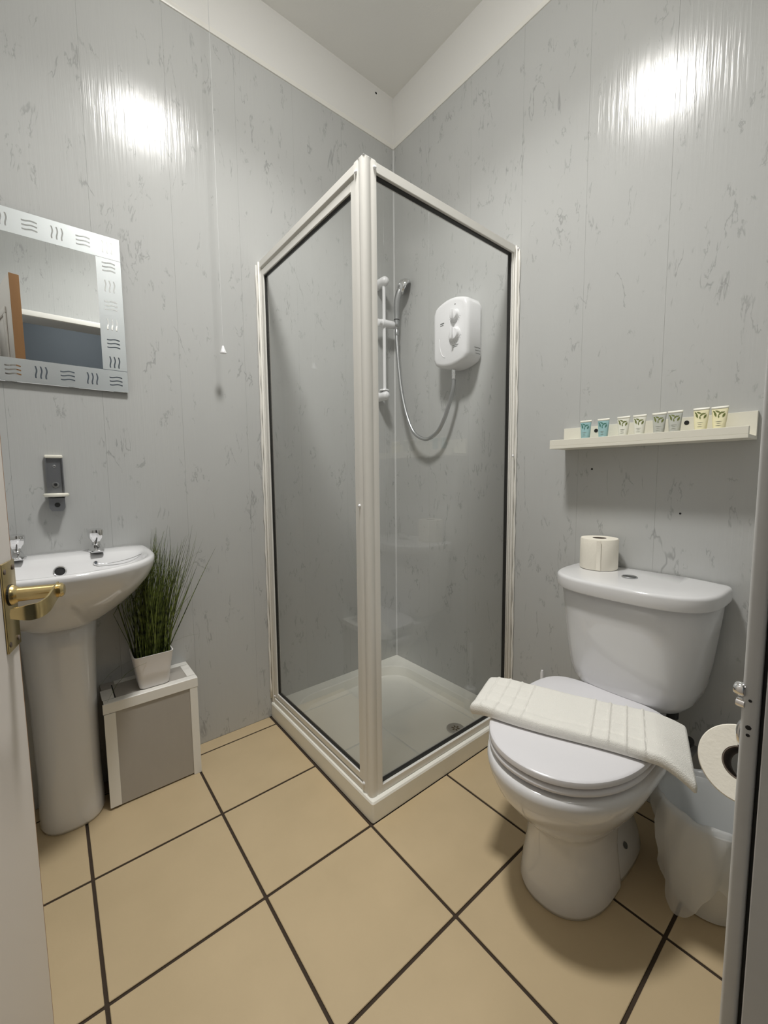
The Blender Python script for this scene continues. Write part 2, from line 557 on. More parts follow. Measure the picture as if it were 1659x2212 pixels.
# ------------------------------------------------------------------ door leaf with brass lever
DD, DN = Vector((.213, .977, 0)).normalized(), Vector((.977, -.213, 0)).normalized()
DE = Vector((-1.528, -.95, 0))
LEAF = .706
DH = DE - DD * LEAF
DM = Matrix(((DD.x, DN.x, 0, DH.x), (DD.y, DN.y, 0, DH.y), (0, 0, 1, 0), (0, 0, 0, 1)))
def D(bm): bmesh.ops.transform(bm, matrix=DM, verts=bm.verts); return bm
bm = nb(); box(bm, .002, LEAF - .003, -.038, 0, .006, 2.045, .001, 1)
door = obj('door_1', D(bm), 'door', None, origin=DH)
tag(door, kind='structure')
bm = nb(); box(bm, LEAF - .003, LEAF, -.0375, -.0005, .006, 2.045, .0003, 1)
obj('edge_lipping', D(bm), 'oak', door)
for z0, z1 in ((.16, .78), (.93, 1.50), (1.62, 1.92)):
    for u0, u1 in ((.10, .325), (.385, .605)):
        for v0, v1 in ((-.046, -.038), (0, .006)):
            if v0 == 0: continue
            bm = nb()
            box(bm, u0, u1, v0, v1, z0, z0 + .03, .004, 2); box(bm, u0, u1, v0, v1, z1 - .03, z1, .004, 2)
            box(bm, u0, u0 + .03, v0, v1, z0 + .03, z1 - .03, .004, 2); box(bm, u1 - .03, u1, v0, v1, z0 + .03, z1 - .03, .004, 2)
            box(bm, u0 + .05, u1 - .05, v0 + .002, v1, z0 + .05, z1 - .05, .004, 2)
            obj('door_moulding', D(bm), 'door', door, angle=40)
hu, hz = LEAF - .030, .937
bm = nb(); box(bm, LEAF - .050, LEAF - .003, 0, .003, .862, .982, .0012, 2)
plate = obj('handle_plate', D(bm), 'brass', door, angle=40)
for u, z in ((-.043, .971), (-.012, .972), (-.044, .873), (-.013, .872)):
    bm = nb(); lathe(bm, [(.0036, 0), (.0036, .0008), (.002, .0012)], (LEAF + u, .003, z), (0, 1, 0), 12)
    obj('screw', D(bm), 'core', plate)
bm = nb()
lathe(bm, [(.0135, 0), (.0135, .004), (.0115, .007), (.0098, .009), (.0092, .046), (.010, .056), (.007, .059)], (hu, .003, hz), (0, 1, 0), 24)
neck = obj('lever_neck', D(bm), 'brass', door, angle=35)
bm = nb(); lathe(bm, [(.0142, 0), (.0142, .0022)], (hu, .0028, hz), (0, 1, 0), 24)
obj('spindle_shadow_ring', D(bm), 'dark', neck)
# flat lever swept back towards the hinge, its tip curled to the door
prof = [(-.0012, -.010), (.0012, -.010), (.0018, 0), (.0012, .010), (-.0012, .010), (-.0018, 0)]
path = spline([(hu + .006, .054, hz + .001), (hu - .018, .054, hz - .002), (hu - .040, .052, hz - .008), (hu - .055, .046, hz - .011), (hu - .060, .035, hz - .0115), (hu - .058, .020, hz - .0105)], 6)
rings = []
for i, p in enumerate(path):
    t = (path[min(i + 1, len(path) - 1)] - path[max(i - 1, 0)]).normalized()
    zz = Vector((0, 0, 1)); side = t.cross(zz).normalized(); zz = side.cross(t)
    k = 1.0 if i < len(path) - 8 else 1.0 - .45 * (i - len(path) + 8) / 8
    th = 1.0 if i < len(path) - 8 else 1.0 + 2.2 * (i - len(path) + 8) / 8
    rings.append([p + side * a * th + zz * b * k for a, b in prof])
bm = nb(); loft(bm, rings)
obj('lever', D(bm), 'brass', door, angle=50)

# ------------------------------------------------------------------ shower tray
TZ = .07
tray = thing('shower_tray', (-.38, -.38, 0), 'cream square shower tray with raised rim set in the corner', 'shower tray')
def sq(x0, x1, y0, y1, r, z): return rrect(x0, x1, y0, y1, r, z, 8)
bm = nb()
loft(bm, [sq(-.76, 0, -.76, 0, .008, 0.0), sq(-.76, 0, -.76, 0, .008, TZ - .008), sq(-.757, 0, -.757, 0, .008, TZ - .002), sq(-.752, -.001, -.752, -.001, .01, TZ),
          sq(-.703, -.056, -.703, -.056, .13, TZ - .001), sq(-.699, -.060, -.699, -.060, .13, TZ - .004), sq(-.684, -.075, -.684, -.075, .125, TZ - .042), sq(-.679, -.080, -.679, -.080, .12, TZ - .0455), sq(-.66, -.098, -.66, -.098, .11, TZ - .047),
          sq(-.40, -.36, -.46, -.42, .015, TZ - .050)])
obj('tray_shell', bm, 'tray', tray, angle=24)
wx, wy, wz = -.215, -.625, TZ - .0478
bm = nb(); lathe(bm, [(.038, 0), (.038, .003), (.034, .0045), (.030, .0035), (.001, .0035)], (wx, wy, wz), (0, 0, 1), 36)
waste = obj('waste_grate', bm, 'satin', tray, angle=40)
for k in range(6):
    a = k * pi / 3
    for r0, r1 in ((.006, .017),):
        bm = nb()
        c, s = cos(a), sin(a)
        box(bm, r0, r1, -.0033, .0033, 0, .0008)
        bmesh.ops.transform(bm, matrix=Matrix.Translation((wx, wy, wz + .0034)) @ Matrix.Rotation(a, 4, 'Z'), verts=bm.verts)
        obj('slot', bm, 'dark', waste)

# ------------------------------------------------------------------ shower enclosure
FT = 1.976
Z0 = TZ + .001
enc = thing('shower_enclosure', (-.752, -.745, Z0), 'white framed glass corner shower enclosure with pivot door', 'shower screen')
x0, y0 = -.752, -.745
# corner post: rounded profile with a shallow flute
poly = [(0, .045), (0, .030), (.002, .028), (.002, .024), (0, .022), (0, .010), (.003, .003), (.010, 0), (.022, 0), (.024, .002), (.028, .002), (.030, 0), (.045, 0), (.045, .045)]
bm = nb(); prism(bm, poly, (x0, y0, Z0), (1, 0, 0), (0, 1, 0), (0, 0, FT - Z0))
post = obj('corner_post', bm, 'white', enc, angle=60)
bm = nb(); box(bm, x0 + .001, x0 + .044, y0 + .001, y0 + .044, FT, FT + .003, .0015, 1)
obj('post_cap', bm, 'whitepl', enc)
def rail(name, a, par=enc, mat='white', bev=.0012): return B(name, *a, mat, par, bev, 1)
yl, xr = y0 + .045, x0 + .045
# side towards the wash basin: head and sill rails, wall channel, door
rail('head_rail', (x0, x0 + .032, yl, -.024, FT - .028, FT - .002))
rail('sill_rail', (x0, x0 + .032, yl, -.024, Z0, Z0 + .022))
bm = nb(); box(bm, x0 - .003, x0 + .033, -.014, -.0003, Z0, FT, .002, 2); box(bm, x0 + .003, x0 + .028, -.024, -.014, Z0, FT, .002, 2)
obj('wall_channel', bm, 'white', enc, angle=40)
bm = nb()
dx0, dx1 = x0 + .004, x0 + .026
dz0, dz1 = Z0 + .028, FT - .038
box(bm, dx0, dx1, yl + .001, yl + .024, dz0, dz1, .0012, 1)
box(bm, dx0, dx1, -.048, -.026, dz0, dz1, .0012, 1)
box(bm, dx0, dx1, yl + .024, -.048, dz1 - .026, dz1, .0012, 1)
box(bm, dx0, dx1, yl + .024, -.048, dz0, dz0 + .022, .0012, 1)
sdoor = obj('shower_door', bm, 'white', enc)
ga, gb, gc, gd = yl + .024, -.048, dz0 + .022, dz1 - .026
B('pane', x0 + .013, x0 + .017, ga - .004, gb + .004, gc - .004, gd + .004, 'glass', sdoor, 0)
def gasket(par, axis, p0, p1, a, b, c, e, w):
    bm = nb()
    for (u0, u1, w0, w1) in ((a, a + w, c, e), (b - w, b, c, e), (a + w, b - w, c, c + w), (a + w, b - w, e - w, e)):
        if axis == 'x': box(bm, p0, p1, u0, u1, w0, w1)
        else: box(bm, u0, u1, p0, p1, w0, w1)
    return obj('gasket', bm, 'black', par)
gasket(sdoor, 'x', x0 + .009, x0 + .021, ga, gb, gc, gd, .004)
# side towards the toilet: fixed pane
rail('head_rail', (xr, -.024, y0, y0 + .032, FT - .030, FT - .002))
rail('sill_rail', (xr, -.024, y0, y0 + .032, Z0, Z0 + .026))
bm = nb(); box(bm, -.016, -.0003, y0 - .003, y0 + .033, Z0, FT, .002, 2); box(bm, -.026, -.016, y0 + .003, y0 + .028, Z0, FT, .002, 2); box(bm, -.034, -.026, y0 + .006, y0 + .025, Z0, FT - .03, .002, 2)
obj('wall_channel', bm, 'white', enc, angle=40)
fp = B('fixed_pane', xr - .003, -.030, y0 + .014, y0 + .018, Z0 + .022, FT - .028, 'glass', enc, 0)
gasket(fp, 'y', y0 + .009, y0 + .022, xr, -.034, Z0 + .026, FT - .030, .005)
# sealant bead where the channel meets the boards
pts = [(-.004, y0 - .007 + .0012 * sin(k * 2.3), Z0 + .02 + k * .048) for k in range(40)]
bm = nb(); tube(bm, pts, [.004 + .0012 * sin(k * 1.7) for k in range(40)], 8)
obj('sealant_bead', bm, 'white', enc, smooth=True)
pts = [(x0 - .007 + .0012 * sin(k * 2.1), -.004, Z0 + .02 + k * .048) for k in range(40)]
bm = nb(); tube(bm, pts, [.004 + .0012 * sin(k * 1.9) for k in range(40)], 8)
obj('sealant_bead', bm, 'white', enc, smooth=True)
# screw caps and door magnet stud
for c, ax in (((x0, yl - .010, FT - .030), (-1, 0, 0)), ((x0, yl - .004, 1.0), (-1, 0, 0)), ((x0, yl - .006, Z0 + .03), (-1, 0, 0)), ((x0 + .005, -.020, Z0 + .03), (-1, 0, 0)), ((xr - .006, y0, FT - .020), (0, -1, 0)), ((-.020, y0 - .003, 1.165), (0, -1, 0)), ((-.008, y0 - .003, FT - .012), (0, -1, 0))):
    bm = nb(); lathe(bm, [(.0055, 0), (.0055, .002), (.004, .0042), (.001, .005)], c, ax, 16)
    obj('screw_cap', bm, 'whitepl', enc, smooth=True)

# ------------------------------------------------------------------ electric shower
uy0, uy1 = -.574, -.372
ucy, uhw = (uy0 + uy1) / 2, (uy1 - uy0) / 2
def uring(x, ins):
    w = uhw - ins
    pts = []
    n = 16
    r = .018
    zt = lambda y: 1.822 + .030 * (1 - (y / uhw) ** 2) - ins
    zb = lambda y: 1.585 - .028 * (1 - (y / uhw) ** 2) + ins
    for k in range(n + 1):
        y = -w + 2 * w * k / n
        e = max(0, abs(y) - (w - r)) / r
        drop = r * (1 - sqrt(max(0, 1 - e * e)))
        pts.append(Vector((x, ucy + y, zt(y) - drop)))
    for k in range(n + 1):
        y = w - 2 * w * k / n
        e = max(0, abs(y) - (w - r)) / r
        drop = r * (1 - sqrt(max(0, 1 - e * e)))
        pts.append(Vector((x, ucy + y, zb(y) + drop)))
    return pts
unit = thing('electric_shower', (0, ucy, 1.55), 'white electric shower heater box with two dials on the marbled wall', 'shower heater')
bm = nb(); loft(bm, [uring(-.0005, .004), uring(-.012, .004), uring(-.0125, 0), uring(-.075, .001), uring(-.088, .005), uring(-.094, .012), uring(-.096, .022)])
casing = obj('casing', bm, 'whitepl', unit, angle=45)
for zc, R in ((1.768, .021), (1.690, .027)):
    bm = nb(); lathe(bm, [(R + .004, 0), (R + .003, .003), (R, .004), (R * .96, .013), (R * .85, .016), (.001, .017)], (-.096, -.505, zc), (-1, 0, 0), 32)
    dial = obj('dial', bm, 'whitepl', unit, angle=40)
    bm = nb(); box(bm, -.126, -.110, -.505 - .005, -.505 + .005, zc - R * .95, zc + R * .95, .003, 2)
    obj('dial_grip', bm, 'whitepl', dial, angle=40)
    bm = nb()
    for k in range(9):
        a = radians(200 + k * 17.5)
        lathe(bm, [(.0012, 0), (.0012, .0005)], (-.0961, -.505 + (R + .009) * cos(a), zc + (R + .009) * sin(a)), (-1, 0, 0), 6)
    obj('dial_marks', bm, 'lid_grey', unit)
bm = nb(); lathe(bm, [(.003, 0), (.002, .001)], (-.096, -.505, 1.813), (-1, 0, 0), 12)
obj('indicator_light', bm, 'dark', unit)
for z, w in ((1.752, .022), (1.744, .018)):
    bm = nb(); box(bm, -.0967, -.0958, -.421 - w, -.421, z - .0022 if z > 1.75 else z - .0014, z + .0022 if z > 1.75 else z + .0014)
    obj('print_mark', bm, 'lid_grey', unit)
for w, zc in ((.020, 1.644), (.014, 1.638)):
    bm = nb(); box(bm, -.0967, -.0958, -.505 - w, -.505 + w * .6, zc - .001, zc + .001)
    obj('print_mark', bm, 'lid_grey', unit)
for k in range(3):
    bm = nb(); box(bm, -.05 + .004 * k, -.012, uy0 - .0006, uy0 + .001, 1.628 - .012 * k, 1.630 - .012 * k)
    obj('vent_slot', bm, 'lid_grey' if k else 'black', unit)
bm = nb()   # raised arc on the front
arc = [(-.0965, -.415 - .035 * (1 - cos(a)), 1.69 - .085 * sin(a)) for a in [radians(k * 8) for k in range(12)]]
tube(bm, arc, .0012, 6); obj('front_ridge', bm, 'whitepl', unit, smooth=True)
bm = nb(); lathe(bm, [(.013, 0), (.013, .006), (.010, .008), (.0095, .03), (.0105, .031), (.0105, .036), (.009, .037), (.009, .05)], (-.052, -.462, 1.566), (0, 0, -1), 20)
obj('outlet', bm, 'chrome', unit, angle=40)

# riser rail with slider on the wall beside the corner
RX, RY = -.119, -.058
rr_ = thing('riser_rail', (RX, 0, 1.5), 'white vertical shower riser rail with a sliding clamp', 'shower rail')
bm = nb(); tube(bm, [(RX, RY, 1.50), (RX, RY, 2.062)], .0085, 16); obj('rail', bm, 'whitepl', rr_, angle=40)
for z in (2.055, 1.497):
    bm = nb(); lathe(bm, [(.026, .0005), (.026, .006), (.0225, .012), (.0225, .064), (.020, .075), (.013, .083), (.001, .085)], (RX, 0, z), (0, -1, 0), 24)
    obj('bracket', bm, 'whitepl', rr_, angle=45)
bm = nb(); lathe(bm, [(.024, 0), (.026, .003), (.024, .008)], (RX, RY + .004, 1.520), (0, 0, 1), 24)
obj('rail_collar', bm, 'whitepl', rr_, angle=40)
bm = nb()
lathe(bm, [(.013, 0), (.0175, .003), (.0175, .020), (.0155, .022), (.0195, .026), (.0195, .085), (.0175, .112), (.014, .122), (.004, .124)], (-.163, RY, 1.850), (1, 0, .07), 24)
obj('slider', bm, 'whitepl', rr_, angle=40)

hs = thing('shower_handset', (-.052, -.066, 1.84), 'chrome hand shower head held in the riser rail clamp', 'shower head')
path = spline([(-.050, -.074, 1.850), (-.052, -.077, 1.905), (-.056, -.083, 1.955), (-.053, -.094, 2.000), (-.040, -.106, 2.035)], 6)
bm = nb(); tube(bm, path, [.0125 + .0055 * (k / (len(path) - 1)) for k in range(len(path))], 16)
obj('handle', bm, 'satin', hs, smooth=True)
ax = Vector((.62, -.60, -.50)).normalized()
c = Vector((-.040, -.100, 2.046))
bm = nb(); lathe(bm, [(.006, -.018), (.022, -.012), (.034, .002), (.041, .018), (.041, .027), (.037, .032), (.001, .032)], c, ax, 32)
obj('spray_head', bm, 'chrome', hs, angle=40)
bm = nb(); lathe(bm, [(.0142, 0), (.0142, .005)], (-.051, -.0755, 1.878), (0, 0, 1), 16)
obj('handle_ring', bm, 'dark', hs)

hose = thing('shower_hose', (-.052, -.462, 1.52), 'looped chrome hose hanging between heater box and hand shower', 'shower hose')
path = spline([(-.052, -.462, 1.514), (-.052, -.458, 1.475), (-.052, -.437, 1.415), (-.053, -.405, 1.345), (-.054, -.36, 1.288), (-.055, -.289, 1.264), (-.055, -.208, 1.301), (-.055, -.155, 1.390), (-.055, -.118, 1.507), (-.054, -.095, 1.63), (-.053, -.080, 1.76), (-.051, -.074, 1.835)], 22)
rad = [.0086 + (.0006 if k % 2 else -.0003) for k in range(len(path))]
bm = nb(); tube(bm, path, rad, 12); obj('hose_tube', bm, 'satin', hose, smooth=True)
bm = nb(); lathe(bm, [(.010, 0), (.011, .004), (.011, .022), (.0095, .026)], (-.052, -.077, 1.803), (0, 0, 1), 16)
obj('hose_nut', bm, 'satin', hose, angle=40)

# ------------------------------------------------------------------ mirror
MX0, MX1, MZ0, MZ1, MY = -1.712, -1.243, 1.388, 1.897, -.012
mir = thing('wall_mirror', ((MX0 + MX1) / 2, 0, MZ0), 'frameless wall mirror with frosted border of etched wavy lines', 'mirror')
B('mirror_plate', MX0, MX1, MY, MY + .005, MZ0, MZ1, 'mirror', mir, .0012, 1)
bw = .072
bm = nb()
for a in ((MX0, MX1, MZ0, MZ0 + bw), (MX0, MX1, MZ1 - bw, MZ1), (MX0, MX0 + bw, MZ0 + bw, MZ1 - bw), (MX1 - bw, MX1, MZ0 + bw, MZ1 - bw)):
    box(bm, a[0] + .001, a[1] - .001, MY - .0004, MY, a[2] + .0008, a[3] - .0008)
border = obj('frosted_border', bm, 'frost', mir)
def wave(cx, cz, horiz):
    bm = nb()
    for k in (-1, 0, 1):
        rows = []
        n = 10
        for i in range(n + 1):
            t = i / n - .5
            a, b = t * .037, k * .0125 + .0016 * sin(2 * pi * (t + .1))
            w = .0019
            y = MY - .0008
            if horiz: p, q = (cx + a, y, cz + b - w), (cx + a, y, cz + b + w)
            else: p, q = (cx + b - w, y, cz + a), (cx + b + w, y, cz + a)
            rows.append((bm.verts.new(p), bm.verts.new(q)))
        for (p, q), (r, s) in zip(rows, rows[1:]): bm.faces.new((p, r, s, q))
    o = obj('etched_wave', bm, 'mirror', border)
nx = 7; nz = 8
sx = (MX1 - MX0 - bw) / (nx - 1); sz = (MZ1 - MZ0 - bw) / (nz - 1)
for i in range(nx):
    for j in range(nz):
        if i in (0, nx - 1) or j in (0, nz - 1):
            wave(MX1 - bw / 2 - i * sx, MZ0 + bw / 2 + j * sz, (i + j) % 2 == 0)
for px, pz in ((MX0 + .06, MZ0 + .06), (MX1 - .06, MZ0 + .06), (MX0 + .06, MZ1 - .06), (MX1 - .06, MZ1 - .06)):
    bm = nb(); lathe(bm, [(.02, 0.0003), (.02, -MY - .005)], (px, 0, pz), (0, -1, 0), 16)
    obj('mounting_pad', bm, 'whitepl', mir)

# ------------------------------------------------------------------ light pull
CX, CY = -.933, -.08
pull = thing('light_pull', (CX, CY, ZC), 'white light pull cord with a small bell-shaped knob', 'light cord')
bm = nb(); tube(bm, [(CX, CY, 1.585), (CX, CY, ZC - .03)], .0010, 8); obj('cord', bm, 'jamb', pull)
bm = nb(); lathe(bm, [(.012, 0), (.012, .003), (.0095, .009), (.006, .018), (.004, .026), (.0018, .028)], (CX, CY, 1.562), (0, 0, 1), 24)
obj('cord_bell', bm, 'whitepl', pull, angle=50)
bm = nb(); lathe(bm, [(.038, -.0005), (.038, -.02), (.03, -.03), (.004, -.032)], (CX, CY, ZC), (0, 0, 1), 28)
obj('switch_base', bm, 'whitepl', pull, angle=40)

# ------------------------------------------------------------------ empty dispenser bracket over the basin
bx0, bx1 = -1.487, -1.442
br = thing('dispenser_bracket', (-1.4645, 0, .985), 'empty grey metal soap dispenser bracket with white clip above the basin', 'bracket')
bm = nb(); box(bm, bx0, bx1, -.004, -.0003, 1.03, 1.16, .0008, 1); box(bm, bx0, bx0 + .003, -.012, -.004, 1.03, 1.16); box(bm, bx1 - .003, bx1, -.012, -.004, 1.03, 1.16)
obj('back_plate', bm, 'greymetal', br)
bm = nb(); box(bm, bx0 - .001, bx1 + .001, -.013, -.0003, 1.158, 1.168, .003, 2); obj('foam_strip', bm, 'wood_white', br)
bm = nb(); prism(bm, [(-.0205, .045), (.0205, .045), (.0205, .014), (.014, .003), (-.014, .003), (-.0205, .014)], (-1.4645, -.0003, .985), (1, 0, 0), (0, 0, 1), (0, -.036, 0))
obj('lower_catch', bm, 'greymetal', br)
spot(br, (-1.464, -.0363, 1.008), (0, -1, 0), .0075, 'dark', 'catch_hole')
bm = nb(); loft(bm, [[Vector((-1.4645 + .033 * cos(a) * s, -.026 + .024 * sin(a) * s, z)) for a in [2 * pi * k / 32 for k in range(32)]] for s, z in ((.9, 1.034), (1, 1.037), (1, 1.042), (.9, 1.045))])
obj('clip', bm, 'wood_white', br, angle=50)
for z, r in ((1.132, .0042), (1.072, .0095)):
    bm = nb(); lathe(bm, [(r, 0), (r, .0016), (r * .6, .0022), (r * .55, .001), (.0005, .001)], (-1.4645, -.004, z), (0, -1, 0), 18)
    obj('screw', bm, 'satin', br, angle=40)
spot(br, (-1.4645, -.0052, 1.072), (0, -1, 0), .004, 'dark', 'screw_slot')

# ------------------------------------------------------------------ wash basin on pedestal
BX = -1.475
basin = thing('wash_basin', (BX, -.02, 0), 'white ceramic wash basin on a full pedestal with two chrome taps', 'wash basin')
def br_(z, xf, xb, hw, xm, nf=2.3, nbk=8.0): return turn(dring(0, xf, xb, hw, z, xm, nf, nbk, 72), BX)
rings = [br_(.648, -.215, -.004, .085, -.11), br_(.655, -.235, -.002, .100, -.11), br_(.672, -.265, -.001, .122, -.12), br_(.705, -.318, -.001, .163, -.13), br_(.745, -.372, -.001, .203, -.14),
         br_(.785, -.412, -.001, .232, -.15), br_(.815, -.434, -.001, .245, -.15), br_(.832, -.442, -.001, .2495, -.15), br_(.843, -.443, -.001, .250, -.15), br_(.849, -.440, -.002, .247, -.15),
         br_(.851, -.434, -.004, .241, -.15), br_(.8505, -.424, -.030, .232, -.16), br_(.848, -.419, -.085, .226, -.18, 2.3, 4.5), br_(.842, -.415, -.098, .221, -.19, 2.3, 4.0), br_(.825, -.407, -.108, .212, -.20, 2.3, 3.6), br_(.785, -.375, -.128, .172, -.22, 2.2, 3.0),
         br_(.750, -.325, -.165, .115, -.23, 2, 2.4), br_(.735, -.275, -.205, .045, -.24, 2, 2)]
bm = nb(); loft(bm, rings)
obj('basin_bowl', bm, 'ceramic', basin, smooth=True)
PX = -1.486
def pr_(z, hw, xf): return turn(dring(0, xf, -.012, hw, z, -.075, 2.6, 6, 48), PX)
bm = nb(); loft(bm, [pr_(.0005, .084, -.182), pr_(.012, .087, -.186), pr_(.05, .086, -.184), pr_(.15, .083, -.178), pr_(.40, .086, -.180), pr_(.58, .094, -.19), pr_(.656, .099, -.205)])
obj('pedestal', bm, 'ceramic', basin, smooth=True)
bm = nb(); lathe(bm, [(.0165, 0), (.0165, .003), (.0135, .0045), (.0115, .002), (.0115, .001)], (BX + .003, -.1172, .806), (0, -1, .42), 28, True, False)
ov = obj('overflow_ring', bm, 'chrome', basin, angle=50)
bm = nb(); lathe(bm, [(.0118, 0), (.0118, .0015)], (BX + .003, -.1172, .806), (0, -1, .42), 24)
obj('overflow_hole', bm, 'dark', ov)
for tx in (-1.372, -1.571):
    ty, tz = -.055, .8495
    bm = nb()
    lathe(bm, [(.023, 0), (.023, .004), (.019, .007), (.0135, .024), (.012, .032)], (tx, ty, tz), (0, 0, 1), 28)
    tap = obj('tap', bm, 'chrome', basin, angle=40)
    bm = nb()
    rings = []
    for y, w, z0_, z1_ in ((ty + .012, .015, .004, .022), (ty - .010, .016, .005, .026), (ty - .035, .017, .004, .019), (ty - .052, .0175, .003, .011), (ty - .058, .015, .003, .008)):
        rings.append([Vector((tx + sx_ * w, y, tz + zz)) for sx_, zz in ((-1, z0_), (1, z0_), (1, (z0_ + z1_) / 2), (.5, z1_), (-.5, z1_), (-1, (z0_ + z1_) / 2))])
    loft(bm, rings)
    obj('spout', bm, 'chrome', tap, angle=25)
    bm = nb()
    lathe(bm, [(.011, .030), (.013, .036), (.0185, .044), (.0215, .056), (.0225, .066), (.0215, .072), (.016, .0745), (.001, .0748)], (tx, ty, tz), (0, 0, 1), 48, lobes=6, lobe=.045)
    obj('tap_head', bm, 'chrome', tap, angle=25)
bm = nb()
bm_pts = spline([(-1.378, -.122, .818), (-1.34, -.128, .816), (-1.29, -.145, .826), (-1.25, -.158, .842), (-1.233, -.16, .851)], 8)
tube(bm, bm_pts, [.0009 + .0004 * (k % 2) for k in range(len(bm_pts))], 6)
ch = obj('plug_chain', bm, 'satin', basin)
bm = nb(); lathe(bm, [(.006, 0), (.007, .004), (.004, .008)], (-1.380, -.112, .818), (0, -1, .3), 14); obj('chain_stay', bm, 'chrome', ch, angle=40)

# ------------------------------------------------------------------ pipe boxing
K0, K1, KY, KZ = -1.392, -1.108, -.170, .362
bxg = thing('pipe_boxing', (-1.25, -.085, 0), 'low grey pipe boxing with white corner strips under the basin', 'box')
B('front_board', K0 + .012, K1 - .004, KY + .004, KY + .012, .006, KZ - .004, 'boxpanel', bxg, 0)
B('side_board', K1 - .012, K1 - .004, KY + .012, -.001, .006, KZ - .004, 'boxpanel', bxg, 0)
B('side_board', K0 + .012, K0 + .020, KY + .012, -.001, .006, KZ - .004, 'boxpanel', bxg, 0)
B('top_board', K0 + .004, K1 - .004, KY + .004, -.001, KZ - .004, KZ + .002, 'boxpanel', bxg, 0)
for a in ((K0, K0 + .032, KY + .001, KY + .004, .008, KZ - .032), (K1 - .026, K1, KY + .001, KY + .004, 0.0, KZ - .030)):
    B('edge_strip', *a, 'white', bxg, .0008, 1)
B('edge_strip', K0 - .002, K1 + .002, KY, KY + .004, KZ - .030, KZ + .004, 'white', bxg, .001, 1)
B('edge_strip', K0 + .002, K1 + .002, KY + .004, KY + .030, KZ + .002, KZ + .004, 'white', bxg, .0005, 1)
B('edge_strip', K1 - .026, K1 + .002, KY + .034, -.034, KZ + .002, KZ + .004, 'white', bxg, .0005, 1)
B('edge_strip', K1 - .002, K1 + .001, KY + .004, -.001, KZ - .022, KZ + .003, 'white', bxg, .0005, 1)
B('edge_strip', K0 + .045, K1 + .002, -.030, -.001, KZ + .002, KZ + .004, 'white', bxg, .0005, 1)
B('edge_strip', K0, K0 + .034, KY + .034, -.06, KZ + .002, KZ + .004, 'white', bxg, .0005, 1)
B('joint_gap', K0 + .035, K0 + .038, KY + .03, -.03, KZ + .0015, KZ + .0027, 'dark', bxg, 0)
B('joint_gap', K0, K0 + .036, KY + .0305, KY + .0335, KZ + .0015, KZ + .0027, 'dark', bxg, 0)

# ------------------------------------------------------------------ potted grass
random.seed(5)
GX, GY, GZ = -1.238, -.103, KZ + .0045
plant = thing('potted_grass', (GX, GY, GZ), 'tall artificial green grass in a square white pot', 'plant')
def pring(h, z, r): return rrect(GX - h, GX + h, GY - h * .95, GY + h * .95, r, z, 6)
bm = nb(); loft(bm, [pring(.040, GZ, .012), pring(.046, GZ + .004, .016), pring(.053, GZ + .06, .016), pring(.0605, GZ + .116, .014), pring(.0615, GZ + .120, .014), pring(.058, GZ + .120, .012), pring(.056, GZ + .112, .012), pring(.054, GZ + .10, .012)])
obj('pot', bm, 'pot', plant, angle=50)
bm = nb(); loft(bm, [pring(.0545, GZ + .098, .012), pring(.0535, GZ + .105, .012)]); obj('soil', bm, 'soil', plant)
bm = nb()
EDGE = ((.62, .11), (.672, .135), (.705, .170), (.745, .207), (.785, .235), (.815, .248), (.86, .252), (1.2, .252))
def blade(base, tip, bend, w):
    clr = random.uniform(.006, .03)
    b, t = Vector(base), Vector(tip)
    n = 6
    side = Vector((random.uniform(-1, 1), random.uniform(-1, 1), 0)).normalized()
    prev = None
    for i in range(n + 1):
        f = i / n
        p = b.lerp(t, f) + Vector(bend) * (f * f * (1 - f) * 2.2) + Vector((0, 0, .0))
        ww = w * (1 - f ** 2.2) + .0002
        p.y = min(p.y, -.004)
        if p.z > .62:
            for (za, ha), (zb_, hb) in zip(EDGE, EDGE[1:]):
                if za <= p.z <= zb_:
                    p.x = max(p.x, BX + ha + (hb - ha) * (p.z - za) / (zb_ - za) + clr)
        a, c = bm.verts.new(p - side * ww), bm.verts.new(p + side * ww)
        if prev: bm.faces.new((prev[0], prev[1], c, a))
        prev = (a, c)
for k in range(360):
    bx_, by_ = random.gauss(0, .024), random.gauss(0, .020)
    bx_ = max(-.05, min(.05, bx_)); by_ = max(-.046, min(.046, by_))
    H = random.triangular(.16, .47, .34)
    lean = random.gauss(.035, .045) if random.random() < .93 else random.uniform(-.10, .16)
    tip = (GX + bx_ * 1.5 + lean * H / .38, GY + by_ * 1.2 + random.gauss(-.004, .022), GZ + .10 + H)
    blade((GX + bx_, GY + by_, GZ + .10), tip, (random.gauss(-.01, .03), random.gauss(0, .02), 0), random.uniform(.0011, .0021))
# stray bent blades
for tip, bend in (((-1.045, -.09, .825), (-.10, 0, .06)), ((-1.03, -.07, .79), (-.12, 0, .08)), ((-1.075, -.12, .505), (0, 0, .04)), ((-1.405, -.235, .455), (0, -.03, .10)), ((-1.385, -.24, .405), (.0, -.02, .12)), ((-1.09, -.10, .66), (.02, 0, .05)), ((-1.11, -.13, .74), (.05, 0, 0))):
    blade((GX + random.uniform(-.03, .03), GY + random.uniform(-.02, .02), GZ + .10), tip, bend, .0011)
g_ = obj('grass_blades', bm, 'grass', plant)
g_['kind'] = 'stuff'

